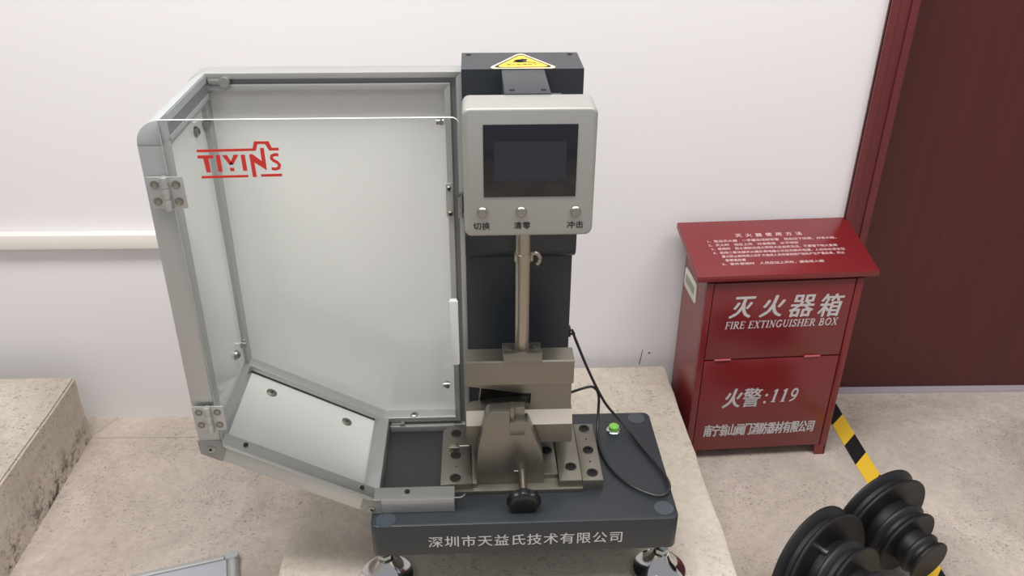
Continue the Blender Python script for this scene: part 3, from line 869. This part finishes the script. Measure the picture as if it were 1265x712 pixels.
for s in (0.06, 0.27):
    p = Vector(E_) + ed * s + en * 0.0305
    mb = MB(); mb.cyl((p.x, 1.137, p.y - 0.001), (p.x + en.x * 0.002, 1.137, p.y + en.y * 0.002), 0.004, n=14)
    part(mb, 'grub_screw', M['blackox'], ff)
mb = MB(); mb.cyl((-0.128, 1.137, 0.3595), (-0.128, 1.137, 0.3618), 0.0048, n=16)
part(mb, 'grub_screw', M['blackox'], ff)

# clear guard door
r_ = 0.012
def arc(cx, cy, a0, a1, r, n=6):
    return [(cx + r * math.cos(math.radians(a0 + (a1 - a0) * i / n)), cy + r * math.sin(math.radians(a0 + (a1 - a0) * i / n))) for i in range(n + 1)]
dpts = [(-0.4180, 1.0395)] + [(-0.4180, 0.4930), (-0.1900, 0.3650)] + arc(-0.0260 - r_, 0.3650 + r_, -90, 0, r_) + arc(-0.0195 - r_, 1.0395 - r_, 0, 90, r_)
mb = MB()
mb.prism(dpts, 'y', 1.1125, 1.1160)
for f in mb.bm.faces:
    f.material_index = 0 if abs(f.normal.y) > 0.9 else 1
gd = part(mb, 'guard_door', [M['acr'], M['acre']], smooth=False)
gd['label'] = 'clear acrylic door with red printed logo'
for hx, hz in ((-0.4225, 0.9375), (-0.4295, 0.5500)):
    mb = MB()
    mb.box(hx - 0.0245, hx - 0.002, 1.1095, 1.1120, hz - 0.0235, hz + 0.0235, bev=0.0006)
    mb.box(hx + 0.002, hx + 0.0245, 1.1095, 1.1120, hz - 0.0235, hz + 0.0235, bev=0.0006)
    for k in range(3):
        z0 = hz - 0.0245 + k * 0.0165
        mb.cyl((hx, 1.1070, z0), (hx, 1.1070, z0 + 0.0160), 0.0052, n=20, bev=0.0004)
    mb.cyl((hx, 1.1070, hz + 0.024), (hx, 1.1070, hz + 0.0255), 0.0026, n=14)
    hg = part(mb, 'hinge', M['alu'], gd)
    for sx in (-0.0145, 0.0145):
        for sz in (-0.0125, 0.0125):
            mb_ = None
            mb = MB(); mb.lathe([(0.0060, -0.0003), (0.0060, 0.0008), (0.0048, 0.0012), (0.0034, 0.0004)], (hx + sx, 1.1095, hz + sz), (0, -1, 0), n=20)
            mb.lathe([(0.0034, 0.0004), (0, 0.0010)], (hx + sx, 1.1095, hz + sz), (0, -1, 0), n=6, mi=1)
            part(mb, 'hinge_screw', [M['steel'], M['screw']], gd)
mb = MB()
mb.prism(rrect(-0.0425, -0.0285, 0.6560, 0.7690, 0.003), 'y', 1.090, 1.0955, bev=0.001)
mb.box(-0.0405, -0.0305, 1.095, 1.113, 0.664, 0.676, bev=0.001)
mb.box(-0.0405, -0.0305, 1.095, 1.113, 0.749, 0.761, bev=0.001)
hn = part(mb, 'handle', M['frost'], gd); hn['label'] = 'milky acrylic pull handle'
# red logo
def lp_(u, v):                       # u 0..1 left-right, v up (metres, from bottom line)
    return (-0.3730 + u * 0.1095, 0.957 + v)
def q(x, z):
    return (x, z)
mb = MB()
YL = (1.1119, 1.1124)
polys = [
    [(-0.3730, 0.9948), (-0.2945, 0.9960), (-0.2983, 0.9995), (-0.3730, 0.9985)],
    [(-0.2945, 0.9960), (-0.2910, 1.0054), (-0.2953, 1.0093), (-0.2983, 0.9995)],
    [(-0.2910, 1.0054), (-0.2809, 1.0054), (-0.2759, 1.0093), (-0.2953, 1.0093)],
    [(-0.2809, 1.0054), (-0.2766, 0.9960), (-0.2727, 1.0000), (-0.2759, 1.0093)],
    [(-0.2766, 0.9960), (-0.2638, 0.9962), (-0.2638, 1.0002), (-0.2727, 1.0000)],
    [(-0.3735, 0.9860), (-0.3525, 0.9860), (-0.3522, 0.9903), (-0.3730, 0.9903)],
    [(-0.3648, 0.9659), (-0.3590, 0.9659), (-0.3590, 0.9860), (-0.3660, 0.9860)],
    [(-0.3489, 0.9666), (-0.3432, 0.9669), (-0.3432, 0.9905), (-0.3489, 0.9905)],
    [(-0.3406, 0.9905), (-0.3325, 0.9765), (-0.3275, 0.9765), (-0.3340, 0.9905)],
    [(-0.3325, 0.9765), (-0.3275, 0.9765), (-0.3184, 0.9908), (-0.3250, 0.9908)],
    [(-0.3327, 0.9673), (-0.3270, 0.9673), (-0.3270, 0.9722), (-0.3327, 0.9722)],
    [(-0.3154, 0.9674), (-0.3098, 0.9676), (-0.3100, 0.9907), (-0.3156, 0.9907)],
    [(-0.3036, 0.9582), (-0.2983, 0.9584), (-0.2987, 0.9795), (-0.3000, 0.9914), (-0.3042, 0.9909)],
    [(-0.2835, 0.9679), (-0.2886, 0.9812), (-0.3000, 0.9914), (-0.2987, 0.9795)],
    [(-0.2835, 0.9679), (-0.2833, 1.0001), (-0.2885, 0.9999), (-0.2886, 0.9812)],
    [(-0.3731, 0.9572), (-0.3099, 0.9582), (-0.3095, 0.9616), (-0.3724, 0.9608)],
    [(-0.2923, 0.9586), (-0.2640, 0.9589), (-0.2635, 0.9628), (-0.2925, 0.9623)],
]
for p in polys:
    mb.prism(p, 'y', YL[0], YL[1])
sp_ = [(-0.2652, 0.9898), (-0.2700, 0.9903), (-0.2745, 0.9885), (-0.2752, 0.9850), (-0.2725, 0.9818), (-0.2680, 0.9792), (-0.2655, 0.9755), (-0.2668, 0.9712), (-0.2715, 0.9695), (-0.2768, 0.9702)]
sl_, sr_ = [], []
for i, p in enumerate(sp_):
    a = Vector(sp_[max(i - 1, 0)]); b = Vector(sp_[min(i + 1, len(sp_) - 1)]); d = (b - a).normalized(); nn = Vector((-d.y, d.x)) * 0.0022
    sl_.append(tuple(Vector(p) + nn)); sr_.append(tuple(Vector(p) - nn))
mb.prism(sl_ + sr_[::-1], 'y', YL[0], YL[1])
lg = part(mb, 'logo', M['logo'], gd, smooth=False); lg['label'] = 'red printed logo lettering'
# latch
mb = MB(); mb.box(-0.0500, -0.0380, 1.3440, 1.3475, 0.788, 0.850, bev=0.0008)
lt = part(mb, 'latch_plate', M['alu'], bf)
screw(-0.0445, 1.3440, 0.841, (0, -1, 0), bf, 0.0045)
screw(-0.0435, 1.3440, 0.795, (0, -1, 0), bf, 0.0045)
mb = MB(); mb.prism([(-0.0300, 0.7930), (-0.0215, 0.7930), (-0.0215, 0.8350), (-0.0300, 0.8290)], 'y', 1.330, 1.3475, bev=0.001)
mb.cyl((-0.0255, 1.329, 0.800), (-0.0255, 1.335, 0.800), 0.0035, n=12)
part(mb, 'latch_catch', M['screw'], bf)

# ================================================================== FIRE EXTINGUISHER BOX
FB = thing('fire_extinguisher_box', 'red metal fire extinguisher box with sloping lid and white lettering by the door', 'extinguisher box', (0.50, 1.612, 0), 0.04)
W_, D2 = 0.355, 0.168
def fb(mb, name, m, parent=None, smooth=True):
    return mb.build(name, m, parent or FB, smooth)
zf, zb = 0.500, 0.545
mb = MB()
mb.prism([(0.004, 0.030), (D2, 0.030), (D2, zb), (0.004, zf)], 'x', 0.0, 0.003)
mb.prism([(0.004, 0.030), (D2, 0.030), (D2, zb), (0.004, zf)], 'x', W_ - 0.003, W_)
mb.box(0.0, W_, D2 - 0.003, D2, 0.030, zb)
mb.box(0.0, W_, 0.004, D2, 0.030, 0.034)
mb.box(0.0, W_, 0.006, 0.009, 0.030, zf)
# front frame strips
mb.box(0.0, 0.0155, -0.001, 0.006, 0.030, zf, bev=0.0008)
mb.box(W_ - 0.0165, W_, -0.001, 0.006, 0.030, zf, bev=0.0008)
body = fb(mb, 'body', M['red'])
for x, y in ((0.0, 0.0), (W_ - 0.030, 0.0), (0.0, D2 - 0.03), (W_ - 0.030, D2 - 0.03)):
    mb = MB()
    mb.prism([(x, 0.031), (x + 0.030, 0.031), (x + (0.026 if x < 0.1 else 0.030), 0.0), (x + (0.0 if x < 0.1 else 0.005), 0.0)], 'y', y, y + 0.004)
    xs = x if x < 0.1 else x + 0.026
    mb.box(xs, xs + 0.004, y, y + 0.030, 0.0, 0.031)
    fb(mb, 'foot', M['red'])
mb = MB(); mb.box(0.0175, W_ - 0.0185, 0.0, 0.007, 0.2985, zf - 0.002, bev=0.0008)
ud = fb(mb, 'upper_door', M['red'])
mb = MB(); mb.box(0.0175, W_ - 0.0185, 0.0, 0.007, 0.032, 0.2945, bev=0.0008)
ld = fb(mb, 'lower_door', M['red'])
for x in (0.040, 0.252):
    mb = MB(); mb.cyl((x, -0.0005, 0.2968), (x + 0.038, -0.0005, 0.2968), 0.0026, n=12)
    h = fb(mb, 'hinge', M['pink'], ld)
# lid
lx0, lx1 = -0.027, 0.379
sl = (0.5635 - 0.5225) / 0.192
yv0, yv1 = -0.012, 0.180
lid_prof = [(yv0, 0.5225), (yv1, 0.5635), (yv1, 0.5505), (yv1 - 0.003, 0.5500), (yv0 + 0.004, 0.5100), (yv0, 0.5090)]
mb = MB(); mb.prism([(yv0, 0.5225), (yv1, 0.5635), (yv1, 0.5500), (yv0, 0.5090)], 'x', lx0, lx1, bev=0.001, bev_all=True)
lid = fb(mb, 'lid', M['red'])
# side handle slot
mb = MB()
mb.prism([(0.0700, 0.4610), (0.0640, 0.4560), (0.0590, 0.4180), (0.0640, 0.4120), (0.1500, 0.4120), (0.1560, 0.4180), (0.1560, 0.4560), (0.1500, 0.4610)], 'x', -0.0022, 0.0005, bev=0.0006)
hs = fb(mb, 'side_handle', M['vent'], body)
mb = MB(); mb.prism([(0.0750, 0.4480), (0.0750, 0.4280), (0.1430, 0.4280), (0.1430, 0.4480)], 'x', -0.0028, -0.002)
fb(mb, 'grip_recess', mat('grip_shade_grey', (150, 150, 142), 0.6), body)

X_, Z_ = (1, 0, 0), (0, 0, 1)
def fl_text(name, items, m, parent):
    for o in lettering(name, items, m, parent):
        pass
fl_text('lettering', [
    ('灭', (0.0600, 0.0, 0.4085), X_, Z_, 0.054, 0.054, 0.22, 0.030, 1, 0.0006),
    ('火', (0.1290, 0.0, 0.4085), X_, Z_, 0.054, 0.055, 0.22, 0.030, 1, 0.0006),
    ('器', (0.1960, 0.0, 0.4060), X_, Z_, 0.055, 0.056, 0.15, 0.022, 1, 0.0006),
    ('箱', (0.2630, 0.0, 0.4040), X_, Z_, 0.055, 0.058, 0.15, 0.022, 1, 0.0006),
    ], M['white'], ud)
serif_text('FIRE EXTINGUISHER BOX', (0.0535, -0.0007, 0.3800), 0.262, 0.0190, 0.12, M['white'], ud)
fl_text('lettering', [
    ('火', (0.0760, 0.0, 0.1590), X_, Z_, 0.044, 0.054, 0.22, 0.030, 1, 0.0006),
    ('警', (0.1240, 0.0, 0.1590), X_, Z_, 0.044, 0.054, 0.12, 0.016, 1, 0.0006),
    (':', (0.1750, 0.0, 0.1665), X_, Z_, 0.0075, 0.028, 0.15, 0.03, 1, 0.0006),
    ('南宁翁山阀门消防器材有限公司', (0.0410, 0.0, 0.0745), X_, Z_, 0.272, 0.0350, 0.10, 0.030, 0.95, 0.0006)], M['white'], ld)
serif_text('119', (0.1880, -0.0007, 0.1690), 0.072, 0.0375, 0.18, M['white'], ld, gap=0.14)
ly = Vector((0, 0.192, 0.041)).normalized()
def lo_(x, y):
    return (x, y, 0.5225 + (y - yv0) * sl)
rows = [('灭火器使用方法', 0.0946, 0.1185, 0.156, 0.0125, 1.9),
        ('1、取出灭火器　一手握住喷射软管　然后压下压把，对准火焰，', 0.0258, 0.1020, 0.2990, 0.0085, 1.0),
        ('2、灭火时　站在上风　对准根部　水平喷射', 0.0240, 0.0885, 0.2080, 0.0085, 1.0),
        ('3、使用时　若火源较远或火势较大应由近及远，不要留下残火复燃', 0.0270, 0.0750, 0.2900, 0.0085, 1.0),
        ('4、若用二氧化碳灭火器扑救电器火灾应先断开电源，人应站在安全位', 0.0277, 0.0615, 0.3020, 0.0085, 1.0),
        ('置以防止触电或火灾扩大造成人员伤害和财产损失产生严重后果，防止', 0.0440, 0.0485, 0.2800, 0.0085, 1.0),
        ('复燃或伤害', 0.0480, 0.0355, 0.0460, 0.0085, 1.0),
        ('5、室外使用时　人员应站上风处，避免吸入烟', 0.0380, 0.0225, 0.2280, 0.0085, 1.0)]
fl_text('lettering', [(b, lo_(x, y), (1, 0, 0), tuple(ly), w__, h__, 0.0, 0.012, s_, 0.0006) for b, x, y, w__, h__, s_ in rows], M['pinkw'], lid)

# ================================================================== STEPPED PULLEY WEIGHTS
def stepped(label, x, y, az, el, R3, ts, bolt_at=None):
    a = Vector((math.cos(az) * math.cos(el), math.sin(az) * math.cos(el), math.sin(el)))
    # rests on the floor with the rims of its wheels
    c0 = Vector((x, y, 0))
    zz = 0.0008 + max(R3[0] * math.cos(el), R3[0] * math.cos(el) - ts[1] * a.z, R3[1] * math.cos(el) - ts[3] * a.z, R3[2] * math.cos(el) - ts[5] * a.z) + 0.004 * 0
    t_ = thing('stepped_pulley', label, 'pulley', (x, y, 0), 0, 'black stepped pulleys lying on the floor')
    base = Vector((0, 0, zz))
    for i in range(3):
        R = R3[i]; t0 = ts[2 * i]; t1 = ts[2 * i + 1]
        g = R * 0.88
        prof = [(0, t0 - 0.004), (R * 0.97, t0 - 0.004), (R, t0 - 0.0015), (R, t0 + 0.0015), (R * 0.985, t0 + 0.004), (g, t0 + (t1 - t0) * 0.38), (g, t0 + (t1 - t0) * 0.62),
                (R * 0.985, t1 - 0.004), (R, t1 - 0.0015), (R, t1 + 0.0015), (R * 0.975, t1 + 0.003), (R * 0.96, t1 + 0.0025), (0, t1 + 0.0025)]
        mb = MB(); mb.lathe(prof, base, a, n=72)
        mb.build('wheel', M['rubber'], t_)
        if i < 2:
            mb = MB(); mb.lathe([(R3[i + 1] * 0.84, t1), (R3[i + 1] * 0.84, ts[2 * i + 2] - 0.003)], base, a, n=36)
            mb.build('hub', M['rubber'], t_)
    if bolt_at is not None:
        u = a.cross(Vector((0, 0, 1))).normalized(); v = u.cross(a)
        for k, (du, dv) in enumerate(bolt_at):
            p = base + a * (ts[1] + 0.002) + u * du + v * dv
            mb = MB(); mb.lathe([(0.0062, 0), (0.0062, 0.011), (0.005, 0.0125), (0, 0.013)], p, a, n=20)
            o = mb.build('bolt_end', M['screw'], t_)
            o['label'] = 'bright steel bolt end'
    return t_
stepped('black three-step grooved pulley on the floor, nearer the plinth, with a bright bolt end', 0.633, 1.156, -0.967, 0.126, (0.126, 0.088, 0.057), (0.0, 0.033, 0.059, 0.089, 0.119, 0.150), bolt_at=[(0.0215, 0.0730)])
stepped('black three-step grooved pulley on the end of the striped tape, farther from the plinth', 0.821, 1.307, -1.136, -0.062, (0.111, 0.073, 0.047), (0.0, 0.032, 0.062, 0.090, 0.120, 0.144))

# ================================================================== FRAMED BOARD (bottom left)
BD = thing('framed_board', 'small grey board with silver frame and grey corner cap lying on the floor in front', 'board', (-0.530, 1.338, 0.0), math.radians(15))
def bdp(mb, name, m):
    return mb.build(name, m, BD)
Lb, Hb = 0.60, 0.45
mb = MB(); mb.box(-Lb, -0.012, -Hb, -0.012, 0.006, 0.018)
bdp(mb, 'board_panel', M['board'])
mb = MB()
mb.cyl((0.0, -Hb, 0.0125), (0.0, -0.02, 0.0125), 0.0122, n=24)
mb.cyl((-Lb, -Hb, 0.0125), (-Lb, -0.02, 0.0125), 0.0122, n=24)
mb.box(-Lb + 0.01, -0.015, -0.016, -0.004, 0.003, 0.0225, bev=0.002)
mb.box(-Lb + 0.01, -0.015, -Hb - 0.004, -Hb + 0.008, 0.003, 0.0225, bev=0.002)
bdp(mb, 'board_frame', M['alu'])
for x, y in ((0, 0), (-Lb, 0), (-Lb, -Hb), (0, -Hb)):
    sx = -1 if x == 0 else 1; sy = -1 if y == 0 else 1
    mb = MB(); mb.prism(rrect(min(x - 0.0145 * -sx * 0, x) - 0.0145, x + 0.0145, y - 0.022, y + 0.002, 0.010), 'z', 0.0, 0.0262, bev=0.003)
    bdp(mb, 'corner_cap', M['cap'])
